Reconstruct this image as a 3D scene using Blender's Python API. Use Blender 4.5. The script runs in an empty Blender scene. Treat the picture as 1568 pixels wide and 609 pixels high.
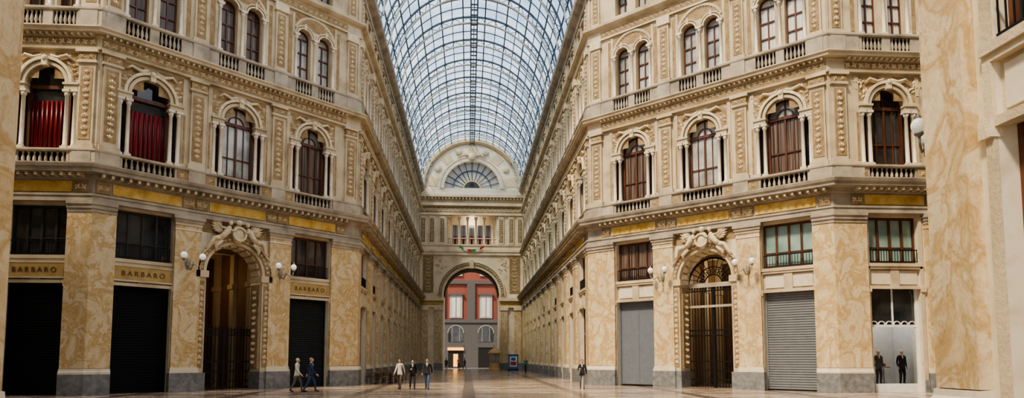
import bpy, math, random
from mathutils import Vector, Matrix
random.seed(7)
pi=math.pi
# ------------------------------------------------------------------ materials
MATS={}
def newmat(name):
    m=bpy.data.materials.new(name); m.use_nodes=True
    nt=m.node_tree; b=nt.nodes['Principled BSDF']
    MATS[name]=m
    return m,nt,b
def ramp(nt,stops):
    r=nt.nodes.new('ShaderNodeValToRGB'); e=r.color_ramp.elements
    while len(e)<len(stops): e.new(.5)
    for i,(p,c) in enumerate(stops):
        e[i].position=p; e[i].color=(c[0],c[1],c[2],1)
    return r
def noisemat(name,stops,scale=2.0,detail=6,dist=0.0,rough=.6,bump=0.0,bscale=20,metal=0,stretch=(1,1,1),spec=.4):
    m,nt,b=newmat(name)
    g=nt.nodes.new('ShaderNodeNewGeometry')
    mp=nt.nodes.new('ShaderNodeMapping'); mp.inputs['Scale'].default_value=stretch
    nt.links.new(g.outputs['Position'],mp.inputs['Vector'])
    n=nt.nodes.new('ShaderNodeTexNoise'); n.inputs['Scale'].default_value=scale
    n.inputs['Detail'].default_value=detail; n.inputs['Distortion'].default_value=dist
    nt.links.new(mp.outputs[0],n.inputs['Vector'])
    r=ramp(nt,stops); nt.links.new(n.outputs['Fac'],r.inputs['Fac'])
    nt.links.new(r.outputs['Color'],b.inputs['Base Color'])
    b.inputs['Roughness'].default_value=rough; b.inputs['Metallic'].default_value=metal
    b.inputs['Specular IOR Level'].default_value=spec
    if bump>0:
        n2=nt.nodes.new('ShaderNodeTexNoise'); n2.inputs['Scale'].default_value=bscale; n2.inputs['Detail'].default_value=4
        nt.links.new(g.outputs['Position'],n2.inputs['Vector'])
        bp=nt.nodes.new('ShaderNodeBump'); bp.inputs['Strength'].default_value=bump; bp.inputs['Distance'].default_value=.05
        nt.links.new(n2.outputs['Fac'],bp.inputs['Height']); nt.links.new(bp.outputs[0],b.inputs['Normal'])
    return m
def flat(name,c,rough=.5,metal=0,emit=None,es=0,spec=.4):
    d=[x*.85 for x in c]
    m=noisemat(name,[(.3,d),(.7,c)],scale=3,rough=rough,metal=metal,spec=spec)
    if emit:
        b=m.node_tree.nodes['Principled BSDF']
        b.inputs['Emission Color'].default_value=(*emit,1); b.inputs['Emission Strength'].default_value=es
    return m
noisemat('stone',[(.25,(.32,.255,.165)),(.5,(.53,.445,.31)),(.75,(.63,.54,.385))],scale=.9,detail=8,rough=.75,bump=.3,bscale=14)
noisemat('stone_end_lit',[(.25,(.60,.48,.33)),(.5,(.78,.66,.48)),(.75,(.85,.74,.56))],scale=.9,detail=8,rough=.75,bump=.3,bscale=14)  # paler copy of stone; the lit look of the end wall is in its colour
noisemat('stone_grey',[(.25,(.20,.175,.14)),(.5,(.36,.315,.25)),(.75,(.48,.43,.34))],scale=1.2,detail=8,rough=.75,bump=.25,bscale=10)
noisemat('panel',[(.3,(.25,.165,.08)),(.7,(.43,.315,.17))],scale=3,rough=.8,bump=.8,bscale=30)
noisemat('relief',[(.3,(.54,.44,.29)),(.7,(.74,.65,.48))],scale=5,rough=.7,bump=.3,bscale=40)
def marble_mat(name,stops,fine,scale=1.25):
    m,nt,b=newmat(name)
    g=nt.nodes.new('ShaderNodeNewGeometry'); mp=nt.nodes.new('ShaderNodeMapping'); mp.inputs['Scale'].default_value=(1,1,.8); mp.inputs['Rotation'].default_value=(.3,.5,.2)
    nt.links.new(g.outputs['Position'],mp.inputs['Vector'])
    n=nt.nodes.new('ShaderNodeTexNoise'); n.inputs['Scale'].default_value=scale; n.inputs['Detail'].default_value=12; n.inputs['Roughness'].default_value=.62; n.inputs['Distortion'].default_value=.7
    nt.links.new(mp.outputs[0],n.inputs['Vector'])
    r=ramp(nt,stops); nt.links.new(n.outputs['Fac'],r.inputs['Fac'])
    n2=nt.nodes.new('ShaderNodeTexNoise'); n2.inputs['Scale'].default_value=6; n2.inputs['Detail'].default_value=10; n2.inputs['Distortion'].default_value=1.4
    nt.links.new(mp.outputs[0],n2.inputs['Vector'])
    r2=ramp(nt,[(.3,(.78,.72,.62)),(.5,(1,1,1)),(.7,(.86,.82,.74))]); nt.links.new(n2.outputs['Fac'],r2.inputs['Fac'])
    mx=nt.nodes.new('ShaderNodeMix'); mx.data_type='RGBA'; mx.blend_type='MULTIPLY'; mx.inputs['Factor'].default_value=fine
    nt.links.new(r.outputs[0],mx.inputs['A']); nt.links.new(r2.outputs[0],mx.inputs['B']); nt.links.new(mx.outputs['Result'],b.inputs['Base Color'])
    b.inputs['Roughness'].default_value=.33; b.inputs['Specular IOR Level'].default_value=.35
marble_mat('marble',[(.22,(.72,.64,.48)),(.36,(.60,.48,.30)),(.43,(.67,.57,.40)),(.50,(.49,.345,.165)),(.56,(.60,.47,.28)),(.66,(.70,.61,.44)),(.8,(.44,.30,.14))],.85)
noisemat('marble_light',[(.25,(.62,.55,.43)),(.5,(.68,.62,.50)),(.75,(.53,.45,.33))],scale=1.5,detail=8,dist=.8,rough=.4)
noisemat('plinth',[(.3,(.13,.135,.14)),(.7,(.25,.255,.26))],scale=4,detail=8,rough=.4)
noisemat('gold',[(.3,(.44,.27,.05)),(.5,(.60,.40,.10)),(.7,(.68,.50,.20))],scale=2.5,rough=.5)
noisemat('sign_gold',[(.3,(.34,.235,.09)),(.7,(.46,.33,.14))],scale=2.5,rough=.45)
noisemat('wood',[(.3,(.06,.022,.012)),(.7,(.14,.055,.03))],scale=6,rough=.4,stretch=(1,1,.1))
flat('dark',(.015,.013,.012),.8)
flat('frame_dark',(.035,.035,.03),.4)
flat('iron',(.02,.02,.022),.45,.6)
flat('lamp_metal',(.30,.28,.24),.5,.2)
flat('steel_rib',(.085,.12,.165),.5)
flat('steel_light',(.52,.52,.48),.5)
noisemat('glass_dark',[(.35,(.012,.014,.016)),(.65,(.05,.055,.06))],scale=.8,rough=.06,spec=.8)
noisemat('glass_teal',[(.35,(.16,.27,.26)),(.65,(.34,.46,.42))],scale=.7,rough=.1,spec=.8)
noisemat('glass_pale',[(.35,(.20,.21,.205)),(.65,(.50,.51,.49))],scale=.9,rough=.1,spec=.8)
noisemat('curtain_white',[(.35,(.5,.5,.48)),(.65,(.75,.75,.72))],scale=3,rough=.25,stretch=(4,4,.1))
noisemat('curtain_red',[(.4,(.06,.004,.006)),(.65,(.26,.012,.018))],scale=3,rough=.3,stretch=(4,4,.1))
noisemat('curtain_brown',[(.4,(.05,.036,.03)),(.65,(.20,.15,.125))],scale=3,rough=.2,stretch=(4,4,.1))
flat('shutter_black',(.008,.009,.011),.6,spec=.15)
flat('shutter_slate',(.022,.028,.03),.6,spec=.15)
flat('shutter_grey',(.20,.215,.23),.5)
flat('panel_grey',(.15,.17,.20),.5)
flat('shop_white',(.55,.55,.53),.4)
flat('vest_dark',(.18,.10,.05),.7)
flat('vest_light',(.42,.33,.20),.7)
flat('globe',(.9,.9,.86),.2,0,(1,.95,.85),.25)
flat('red_wall',(.26,.085,.065),.8)
flat('pal_grey',(.105,.10,.10),.8)
flat('pal_white',(.42,.41,.39),.7)
flat('bronze',(.20,.12,.06),.35,.5)
flat('blue_paint',(.05,.16,.42),.4)
flat('red_paint',(.55,.05,.05),.4)
flat('green_paint',(.05,.35,.12),.5)
flat('white_paint',(.8,.8,.8),.5)
flat('beige_paint',(.76,.54,.26),.6)
flat('orange_light',(.9,.45,.1),.5,0,(1,.5,.12),1.2)
flat('fresco',(.80,.64,.42),.7)
flat('ochre',(.82,.55,.24),.6)
flat('cream_wall',(.88,.79,.64),.7)
# vault glass
m,nt,b=newmat('vault_glass')
nt.nodes.remove(b); out=nt.nodes['Material Output']
tr=nt.nodes.new('ShaderNodeBsdfTransparent'); tl=nt.nodes.new('ShaderNodeBsdfTranslucent'); df=nt.nodes.new('ShaderNodeBsdfDiffuse')
g=nt.nodes.new('ShaderNodeNewGeometry'); n=nt.nodes.new('ShaderNodeTexNoise'); n.inputs['Scale'].default_value=.45; n.inputs['Detail'].default_value=8
nt.links.new(g.outputs['Position'],n.inputs['Vector'])
r=ramp(nt,[(.35,(.42,.55,.69)),(.5,(.60,.72,.82)),(.66,(.90,.95,.97))]); nt.links.new(n.outputs['Fac'],r.inputs['Fac'])
nt.links.new(r.outputs[0],tr.inputs['Color'])
tl.inputs['Color'].default_value=(.86,.88,.90,1); df.inputs['Color'].default_value=(.75,.8,.84,1)
m1=nt.nodes.new('ShaderNodeMixShader'); m1.inputs[0].default_value=.2
nt.links.new(tl.outputs[0],m1.inputs[1]); nt.links.new(df.outputs[0],m1.inputs[2])
m2=nt.nodes.new('ShaderNodeMixShader'); m2.inputs[0].default_value=.16
nt.links.new(tr.outputs[0],m2.inputs[1]); nt.links.new(m1.outputs[0],m2.inputs[2])
nt.links.new(m2.outputs[0],out.inputs['Surface'])
# clear shop glass
m,nt,b=newmat('clear_glass'); nt.nodes.remove(b); out=nt.nodes['Material Output']
tr=nt.nodes.new('ShaderNodeBsdfTransparent'); gl=nt.nodes.new('ShaderNodeBsdfGlossy'); gl.inputs['Roughness'].default_value=.02
fr=nt.nodes.new('ShaderNodeFresnel'); mx=nt.nodes.new('ShaderNodeMixShader')
nt.links.new(fr.outputs[0],mx.inputs[0]); nt.links.new(tr.outputs[0],mx.inputs[1]); nt.links.new(gl.outputs[0],mx.inputs[2]); nt.links.new(mx.outputs[0],out.inputs['Surface'])
# floor
m,nt,b=newmat('floor_marble')
g=nt.nodes.new('ShaderNodeNewGeometry'); mp=nt.nodes.new('ShaderNodeMapping'); mp.inputs['Rotation'].default_value=(0,0,pi/4)
nt.links.new(g.outputs['Position'],mp.inputs['Vector'])
br=nt.nodes.new('ShaderNodeTexBrick'); br.offset=0; br.inputs['Scale'].default_value=1
br.inputs['Brick Width'].default_value=1.3; br.inputs['Row Height'].default_value=1.3; br.inputs['Mortar Size'].default_value=.02
br.inputs['Color1'].default_value=(.70,.58,.46,1); br.inputs['Color2'].default_value=(.38,.28,.21,1); br.inputs['Mortar'].default_value=(.14,.11,.09,1)
nt.links.new(mp.outputs[0],br.inputs['Vector'])
br2=nt.nodes.new('ShaderNodeTexBrick'); br2.offset=0; br2.inputs['Scale'].default_value=1
br2.inputs['Brick Width'].default_value=5.2; br2.inputs['Row Height'].default_value=5.2; br2.inputs['Mortar Size'].default_value=.3; br2.inputs['Mortar Smooth'].default_value=0
nt.links.new(g.outputs['Position'],br2.inputs['Vector'])
nz=nt.nodes.new('ShaderNodeTexNoise'); nz.inputs['Scale'].default_value=2.5; nz.inputs['Detail'].default_value=8
nt.links.new(g.outputs['Position'],nz.inputs['Vector'])
rr=ramp(nt,[(.3,(.65,.62,.60)),(.7,(1,1,1))]); nt.links.new(nz.outputs['Fac'],rr.inputs['Fac'])
mxa=nt.nodes.new('ShaderNodeMix'); mxa.data_type='RGBA'; mxa.inputs['B'].default_value=(.22,.17,.14,1)
nt.links.new(br2.outputs['Fac'],mxa.inputs['Factor']); nt.links.new(br.outputs['Color'],mxa.inputs['A'])
mxb=nt.nodes.new('ShaderNodeMix'); mxb.data_type='RGBA'; mxb.blend_type='MULTIPLY'; mxb.inputs['Factor'].default_value=1
nt.links.new(mxa.outputs['Result'],mxb.inputs['A']); nt.links.new(rr.outputs[0],mxb.inputs['B'])
nt.links.new(mxb.outputs['Result'],b.inputs['Base Color'])
rz=nt.nodes.new('ShaderNodeMapRange'); rz.inputs['To Min'].default_value=.08; rz.inputs['To Max'].default_value=.26
b.inputs['Specular IOR Level'].default_value=.5
nt.links.new(nz.outputs['Fac'],rz.inputs['Value']); nt.links.new(rz.outputs[0],b.inputs['Roughness'])

# ------------------------------------------------------------------ mesh builder
class MB:
    def __init__(s): s.v=[]; s.f=[]; s.m=[]; s.s=[]
    def add(s,vs,fs,mat,sm=False):
        o=len(s.v); s.v+=[tuple(p) for p in vs]
        for f in fs:
            s.f.append(tuple(i+o for i in f)); s.m.append(mat); s.s.append(sm)
    def box(s,x0,x1,y0,y1,z0,z1,mat):
        s.add([(x0,y0,z0),(x1,y0,z0),(x1,y1,z0),(x0,y1,z0),(x0,y0,z1),(x1,y0,z1),(x1,y1,z1),(x0,y1,z1)],
              [(0,3,2,1),(4,5,6,7),(0,1,5,4),(1,2,6,5),(2,3,7,6),(3,0,4,7)],mat)
    def sbox(s,a,b,y0,y1,z0,z1,mat):
        s.box(a,b,y0,y1,z0,z1,mat); s.box(-b,-a,y0,y1,z0,z1,mat)
    def lathe(s,cx,cy,prof,mat,n=10,sm=True):
        vs=[];fs=[]
        for (r,z) in prof:
            for i in range(n):
                a=2*pi*i/n; vs.append((cx+r*math.cos(a),cy+r*math.sin(a),z))
        for j in range(len(prof)-1):
            for i in range(n):
                k=(i+1)%n; fs.append((j*n+i,j*n+k,(j+1)*n+k,(j+1)*n+i))
        fs.append(tuple(range(n-1,-1,-1))); t=(len(prof)-1)*n; fs.append(tuple(range(t,t+n)))
        s.add(vs,fs,mat,sm)
    def arch_fill(s,cx,hw,zs,zt,y0,y1,mat,seg=16):
        vs=[];fs=[]
        for i in range(seg+1):
            a=pi-pi*i/seg; x=cx+hw*math.cos(a); z=zs+hw*math.sin(a)
            vs+=[(x,y0,z),(x,y0,zt),(x,y1,z),(x,y1,zt)]
        for i in range(seg):
            o=i*4;p=o+4
            fs+=[(o,p,p+1,o+1),(o,o+2,p+2,p),(o+2,o+3,p+3,p+2)]
        s.add(vs,fs,mat)
    def ring(s,cx,zc,r0,r1,y0,y1,mat,a0=0,a1=pi,seg=20):
        vs=[];fs=[]
        for i in range(seg+1):
            a=a0+(a1-a0)*i/seg; c=math.cos(a); d=math.sin(a)
            vs+=[(cx+r0*c,y0,zc+r0*d),(cx+r1*c,y0,zc+r1*d),(cx+r1*c,y1,zc+r1*d),(cx+r0*c,y1,zc+r0*d)]
        for i in range(seg):
            o=i*4;p=o+4
            for k in range(4):
                l=(k+1)%4; fs.append((o+k,p+k,p+l,o+l))
        fs+=[(0,1,2,3),(seg*4+3,seg*4+2,seg*4+1,seg*4)]
        s.add(vs,fs,mat)
    def halfdisc(s,cx,zs,r,y,mat,seg=16):
        vs=[(cx,y,zs)]+[(cx+r*math.cos(pi*i/seg),y,zs+r*math.sin(pi*i/seg)) for i in range(seg+1)]
        s.add(vs,[(0,i+1,i+2) for i in range(seg)],mat)
    def leaf(s,a,b,L,W,ang,h,mat,mp):
        c=math.cos(ang);d=math.sin(ang)
        pts=[(0,0,0),(L*.45,W/2,0),(L,0,0),(L*.45,-W/2,0),(L*.4,0,h)]
        vs=[mp(a+x*c-y*d,b+x*d+y*c,z) for x,y,z in pts]
        s.add(vs,[(0,3,4),(3,2,4),(2,1,4),(1,0,4)],mat)
    def ell(s,c,r,mat,n=8,m=6,rot=0):
        vs=[];fs=[]
        cr=math.cos(rot);sr=math.sin(rot)
        for j in range(m+1):
            t=pi*j/m
            for i in range(n):
                a=2*pi*i/n
                x=r[0]*math.sin(t)*math.cos(a);y=r[1]*math.sin(t)*math.sin(a);z=r[2]*math.cos(t)
                vs.append((c[0]+x*cr-z*sr,c[1]+y,c[2]+x*sr+z*cr))
        for j in range(m):
            for i in range(n):
                k=(i+1)%n; fs.append((j*n+i,(j+1)*n+i,(j+1)*n+k,j*n+k))
        s.add(vs,fs,mat,True)
    def tube(s,pts,rs,mat,n=8):
        P=[Vector(p) for p in pts]
        if not isinstance(rs,(list,tuple)): rs=[rs]*len(P)
        vs=[];fs=[]
        for i,p in enumerate(P):
            d=(P[min(i+1,len(P)-1)]-P[max(i-1,0)]).normalized()
            ref=Vector((0,0,1)) if abs(d.z)<.8 else Vector((1,0,0))
            u=d.cross(ref).normalized(); w=u.cross(d)
            if i>0 and u.dot(pu)<0: u=-u; w=-w
            pu=u
            for k in range(n):
                a=2*pi*k/n; vs.append(p+(u*math.cos(a)+w*math.sin(a))*rs[i])
        for i in range(len(P)-1):
            for k in range(n):
                l=(k+1)%n; fs.append((i*n+k,i*n+l,(i+1)*n+l,(i+1)*n+k))
        fs.append(tuple(range(n))); fs.append(tuple(range((len(P)-1)*n,len(P)*n)))
        s.add(vs,fs,mat,True)
    def sweep(s,path,prof,mat,caps=True):
        P=[Vector((p[0],p[1])) for p in path]; N=[]
        for i in range(len(P)):
            ns=[]
            if i>0: d=(P[i]-P[i-1]).normalized(); ns.append(Vector((d.y,-d.x)))
            if i<len(P)-1: d=(P[i+1]-P[i]).normalized(); ns.append(Vector((d.y,-d.x)))
            if len(ns)==2:
                h=(ns[0]+ns[1]).normalized(); N.append(h/h.dot(ns[0]))
            else: N.append(ns[0])
        vs=[];fs=[];k=len(prof)
        for p,nn in zip(P,N):
            for (n,z) in prof: vs.append((p.x+nn.x*n,p.y+nn.y*n,z))
        for i in range(len(P)-1):
            for j in range(k-1):
                fs.append((i*k+j,(i+1)*k+j,(i+1)*k+j+1,i*k+j+1))
        if caps:
            fs.append(tuple(range(k))); fs.append(tuple(range((len(P)-1)*k,len(P)*k)))
        s.add(vs,fs,mat)
    def mesh(s,name):
        me=bpy.data.meshes.new(name); me.from_pydata(s.v,[],s.f)
        names=[]
        for x in s.m:
            if x not in names: names.append(x)
        for x in names: me.materials.append(MATS[x])
        idx={x:i for i,x in enumerate(names)}
        me.polygons.foreach_set('material_index',[idx[x] for x in s.m])
        me.polygons.foreach_set('use_smooth',s.s)
        me.update(); 
        import bmesh
        bm=bmesh.new(); bm.from_mesh(me); bmesh.ops.recalc_face_normals(bm,faces=bm.faces); bm.to_mesh(me); bm.free()
        return me
COL=bpy.context.scene.collection
def obj(name,me,mat=None,parent=None):
    if isinstance(me,MB): me=me.mesh(name)
    o=bpy.data.objects.new(name,me); COL.objects.link(o)
    if parent: o.parent=parent
    if mat is not None: o.matrix_world=mat
    return o
def empty(name):
    o=bpy.data.objects.new(name,None); o.empty_display_size=.2; COL.objects.link(o); return o
def fm(y0): return lambda a,b,h:(a,y0-h,b)

def candelabra(b,cx,z0,z1,w,y0,mp=None,step=.30):
    mp=mp or fm(y0)
    z=z0+.1;i=0
    while z<z1-.25:
        b.leaf(cx,z,.26,.13,pi/2,.08,'relief',mp)
        for sg in (1,-1):
            a=pi/2-sg*(.95 if i%2 else .5)
            b.leaf(cx,z,w*.5,.12,a,.07,'relief',mp)
            b.leaf(cx+sg*w*.3,z+.12,w*.26,.11,pi/2+sg*1.2,.07,'relief',mp)
        z+=step;i+=1
def scroll(b,x0,x1,zc,h,y0,mp=None):
    mp=mp or fm(y0)
    n=max(2,int((x1-x0)/.34)); st=(x1-x0)/n
    for i in range(n):
        x=x0+(i+.5)*st; sg=1 if i%2 else -1
        for k in range(4):
            a=k*pi/2+sg*.6
            b.leaf(x,zc,h*.42,h*.24,a,.055,'relief',mp)
        b.leaf(x-st*.3,zc-sg*h*.25,st*.7,h*.22,sg*.6,.055,'relief',mp)
def baluster_row(b,x0,x1,z0,z1,yc,n,mat='stone'):
    H=z1-z0
    pr=[(.055,0),(.055,.06),(.03,.12),(.075,.34),(.06,.5),(.028,.78),(.05,.9),(.055,1)]
    for i in range(n):
        x=x0+(i+.5)*(x1-x0)/n
        b.lathe(x,yc,[(r*1.1,z0+t*H) for r,t in pr],mat,8)
W=4.55
def column(b,x,y,z0,z1,r,mat='marble_light',n=10):
    b.box(x-r*1.5,x+r*1.5,y-r*1.5,y+r*1.5,z0,z0+r*1.2,mat)
    b.lathe(x,y,[(r*1.3,z0+r*1.2),(r*1.3,z0+r*1.8),(r,z0+r*2.2),(r*.85,z1-r*3.2),(r*1.1,z1-r*3),(r*1.5,z1-r*1.2)],mat,n)
    b.box(x-r*1.6,x+r*1.6,y-r*1.6,y+r*1.6,z1-r*1.2,z1,mat)
def upper(b):
    w=W/2;T=.8;st='stone'
    b.box(-w,w,0,T,8.95,10.6,st)
    b.box(-1.55,1.55,-.25,-.2,9.38,9.88,'gold')
    for sg in (1,-1):
        b.box(sg*1.95-.3,sg*1.95+.3,-.26,-.2,9.36,9.9,'panel'); scroll(b,sg*1.95-.28,sg*1.95+.28,9.63,.4,-.26)
    x=-w+.19
    while x<w:
        b.box(x-.06,x+.06,-.72,-.2,10.04,10.2,st); x+=.379
    # storey 2
    b.box(-w,w,0,T,10.6,11.42,st)
    for a,c in ((-w,-1.2),(1.2,w)):
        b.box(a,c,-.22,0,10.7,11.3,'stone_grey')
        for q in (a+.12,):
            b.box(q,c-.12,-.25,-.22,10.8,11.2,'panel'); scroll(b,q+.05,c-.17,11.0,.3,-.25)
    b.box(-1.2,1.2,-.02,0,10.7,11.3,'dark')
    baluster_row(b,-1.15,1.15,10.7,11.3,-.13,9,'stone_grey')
    b.sbox(1.42,w,0,T,11.42,16.25,st)
    b.sbox(.92,1.42,0,T,14.35,16.25,st)
    b.arch_fill(0,.92,14.6,16.25,0,T,st,16)
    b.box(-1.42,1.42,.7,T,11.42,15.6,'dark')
    b.sbox(.88,1.5,-.14,.2,14.3,14.6,st); b.sbox(.84,1.56,-.2,.2,14.52,14.62,st)
    for x in (.98,1.36):
        for sg in (1,-1):
            column(b,sg*x,.0,11.45,14.3,.1)
    b.ring(0,14.6,.9,1.06,-.12,.05,st); b.ring(0,14.6,1.06,1.12,-.06,.05,'panel'); b.ring(0,14.6,1.12,1.26,-.2,.05,'relief')
    b.box(-.12,.12,-.28,0,15.4,15.85,'relief')
    b.ell((0,-.25,15.75),(.13,.1,.16),'relief')
    for sg in (1,-1):
        b.box(min(sg*.35,sg*1.62),max(sg*.35,sg*1.62),-.014,0,14.85,16.12,'panel')
        b.tube([(sg*.2,-.12,15.95),(sg*.55,-.14,15.8),(sg*.95,-.14,15.95),(sg*1.2,-.1,15.75)],[.05,.09,.07,.04],'relief',6)
        for k in range(12):
            xx=1.05+random.random()*.5; zz=14.95+random.random()*1.0
            b.leaf(sg*xx,zz,.32,.15,random.random()*6.3,.09,'relief',fm(-.01))
        b.box(sg*1.62-.1,sg*1.62+.1,-.05,0,11.5,16.1,st)
        b.box(sg*1.62-.05,sg*1.62+.05,-.07,-.05,11.7,14.2,'panel')
    # entablature 2
    b.box(-w,w,0,T,16.25,17.25,st)
    b.box(-w,w,-.165,-.1,16.4,16.82,'panel'); scroll(b,-w,w,16.62,.42,-.166)
    x=-w+.14
    while x<w:
        b.box(x-.05,x+.05,-.42,-.15,16.86,16.98,st); x+=.2844
    # storey 3
    b.box(-w,w,0,T,17.25,18.3,st)
    for a,c in ((-w,-1.3),(-.22,.22),(1.3,w)):
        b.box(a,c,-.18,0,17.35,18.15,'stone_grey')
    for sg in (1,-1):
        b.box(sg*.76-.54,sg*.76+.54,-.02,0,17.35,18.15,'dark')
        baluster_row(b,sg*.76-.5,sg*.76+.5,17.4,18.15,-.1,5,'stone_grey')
    b.sbox(1.18,w,0,T,18.3,22.4,st); b.box(-.26,.26,0,T,18.3,22.4,st)
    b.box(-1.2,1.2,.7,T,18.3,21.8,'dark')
    for sg in (1,-1):
        b.arch_fill(sg*.72,.46,21.0,22.4,0,T,st,12)
        b.ring(sg*.72,21.0,.46,.55,-.1,.03,'relief',seg=14); b.ring(sg*.72,21.0,.55,.6,-.05,.03,'panel',seg=14); b.ring(sg*.72,21.0,.6,.68,-.12,.03,st,seg=14,a0=.15,a1=pi-.15)
        b.box(sg*.72-.06,sg*.72+.06,-.16,0,21.4,21.75,'relief')
        b.box(sg*1.45-.08,sg*1.45+.08,-.05,0,18.3,22.3,st)
        b.box(sg*1.66-.1,sg*1.66+.1,-.02,0,18.5,22.1,'panel')
    for x in (-1.27,0,1.27):
        column(b,x,-.06,18.3,21.0,.09,'marble_light',8); b.box(x-.2,x+.2,-.18,0,20.95,21.08,st)
    b.ring(0,20.9,1.36,1.5,-.08,0,st,seg=20,a0=.35,a1=pi-.35)
    b.box(-1.5,1.5,-.012,0,21.55,22.3,'panel')
    for k in range(16):
        a=.45+(pi-.9)*k/15
        b.leaf(1.0*math.cos(a)*1.2,21.0+1.2*math.sin(a),.26,.14,a+1.2,.07,'relief',fm(-.01))
    # entablature 3 / attic
    b.box(-w,w,0,T,22.4,23.6,st); b.box(-w,w,-.11,-.05,22.55,22.95,'panel'); scroll(b,-w,w,22.75,.35,-.11)
    b.box(-w,w,0,T,25.3,26.6,st); b.sbox(1.2,w,0,T,23.6,25.3,st); b.box(-.3,.3,0,T,23.6,25.3,st)
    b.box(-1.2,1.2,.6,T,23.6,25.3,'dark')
    for sg in (1,-1):
        b.box(sg*.75-.52,sg*.75+.52,-.08,0,23.55,23.68,st); b.box(sg*.75-.52,sg*.75+.52,-.1,0,25.25,25.4,st)
def bay(kind):
    b=MB(); w=W/2; T=.8; st='stone'
    if kind!='arch':
        hw=1.32
        b.sbox(hw,w,0,T,0,8.95,'marble_light')
        b.sbox(hw,hw+.16,-.07,0,.5,8.8,st); b.sbox(hw,hw+.2,-.1,0,0,.6,'plinth')
        b.box(-hw,hw,0,T,8.82,8.95,st)
        b.box(-hw,hw,.1,T,5.2,6.4,st)
        b.box(-hw-.16,hw+.16,-.12,.12,6.28,6.44,st); b.box(-hw-.1,hw+.1,-.07,.12,6.16,6.28,st)
        b.box(-hw-.1,hw+.1,-.07,.12,5.15,5.3,st)
        b.box(-hw+.12,hw-.12,.05,.1,5.4,6.08,'marble_light')
        b.box(-.22,.22,-.02,.1,5.25,6.2,st)
        b.sbox(hw-.02,hw+.22,-.14,.1,5.0,5.3,'relief')
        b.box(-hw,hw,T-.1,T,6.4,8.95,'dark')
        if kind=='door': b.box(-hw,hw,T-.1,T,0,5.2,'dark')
        else:
            b.box(-1.5,1.5,2.4,2.5,0,5.3,'shop_white'); b.box(-1.5,-1.4,T,2.4,0,5.3,'shop_white'); b.box(1.4,1.5,T,2.4,0,5.3,'shop_white')
            b.box(-1.4,1.4,.3,2.4,0,.35,'shop_white'); b.box(-1.4,1.4,T,2.4,5.2,5.3,'shop_white')
    else:
        hw=1.55;D=1.2
        b.sbox(hw,w,0,D,0,8.95,'marble_light')
        b.arch_fill(0,hw,6.25,8.95,0,D,st,24)
        b.ring(0,6.25,1.55,1.72,-.14,.02,st,seg=28); b.ring(0,6.25,1.72,1.95,-.2,.02,'panel',seg=28); b.ring(0,6.25,1.95,2.02,-.24,.02,st,seg=28)
        for k in range(22):
            a=.1+(pi-.2)*k/21
            b.leaf(1.84*math.cos(a)-.1*math.cos(a+1.57),6.25+1.84*math.sin(a)-.1*math.sin(a+1.57),.24,.16,a+1.57,.08,'relief',fm(-.2))
        b.sbox(hw,2.02,-.14,0,.95,5.9,st); b.sbox(hw+.08,1.94,-.17,-.13,1.2,5.7,'panel')
        for sg in (1,-1):
            candelabra(b,sg*1.785,1.25,5.7,.34,-.17)
            mp=(lambda sg:(lambda a,c,h:(sg*(1.5-h),.6+a,c)))(sg)
            b.box(min(sg*1.5,sg*1.55),max(sg*1.5,sg*1.55),.15,1.05,1.1,5.8,'panel')
            candelabra(b,0,1.2,5.7,.7,0,mp,.36)
        b.sbox(1.45,2.1,-.24,.1,5.9,6.25,st); b.sbox(1.47,1.6,.1,D,5.95,6.25,st)
        b.sbox(1.48,2.08,-.24,D-.02,0,.95,'plinth')
        for k in range(11):
            a=.12+(pi-.24)*k/10
            b.ring(0,6.25,1.46,1.56,.15,1.05,'relief',a-.1,a+.1,2)
        b.sbox(.3,w,-.012,0,8.3,8.9,'panel')
        # sculpture group
        b.ell((0,-.35,8.35),(.36,.16,.5),'relief',12,8); b.ring(0,8.35,.3,.4,-.56,-.4,'relief',0,2*pi,16)
        b.ell((0,-.4,8.98),(.2,.15,.16),'relief')
        for sg in (1,-1):
            S=lambda x,y,z:(sg*x,y,z)
            b.tube([S(.5,-.38,8.72),S(.62,-.42,8.45),S(.82,-.4,8.2),S(1.0,-.36,8.05)],[.09,.19,.15,.17],'relief')
            b.ell(S(.47,-.42,8.9),(.11,.12,.14),'relief',8,6)
            b.tube([S(1.0,-.36,8.05),S(1.35,-.52,7.98),S(1.55,-.36,7.55),S(1.72,-.38,7.4)],[.16,.12,.08,.05],'relief')
            b.tube([S(1.0,-.32,8.0),S(1.4,-.34,7.72),S(1.7,-.3,7.3),S(1.85,-.32,7.12)],[.15,.11,.07,.05],'relief')
            b.tube([S(.62,-.46,8.62),S(.4,-.6,8.45),S(.22,-.55,8.55)],[.07,.055,.04],'relief')
            b.tube([S(.68,-.4,8.6),S(.95,-.5,8.6),S(1.12,-.46,8.75)],[.07,.055,.04],'relief')
            for k in range(7):
                b.leaf(sg*.75,8.45,1.15-.1*k,.24,(pi/2-.35-.22*k) if sg>0 else (pi/2+.35+.22*k),.14,'relief',fm(-.12-.03*k))
            b.tube([S(.9,-.3,7.95),S(1.2,-.34,7.6),S(1.15,-.3,7.3)],[.16,.12,.03],'relief',6)
        # vestibule
        v='vest_dark'
        b.box(-2.5,-2.4,D,8.6,0,8.6,v); b.box(2.4,2.5,D,8.6,0,8.6,v); b.box(-2.5,2.5,8.5,8.6,0,8.6,v); b.box(-2.5,2.5,D,8.6,8.5,8.6,v)
        for y in (2.6,4.8,7.0):
            b.sbox(2.15,2.4,y-.25,y+.25,0,8.5,'vest_light'); b.box(-2.4,2.4,y-.2,y+.2,8.0,8.5,'vest_light')
            b.sbox(2.05,2.4,y-.32,y+.32,5.9,6.2,'vest_light')
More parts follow.
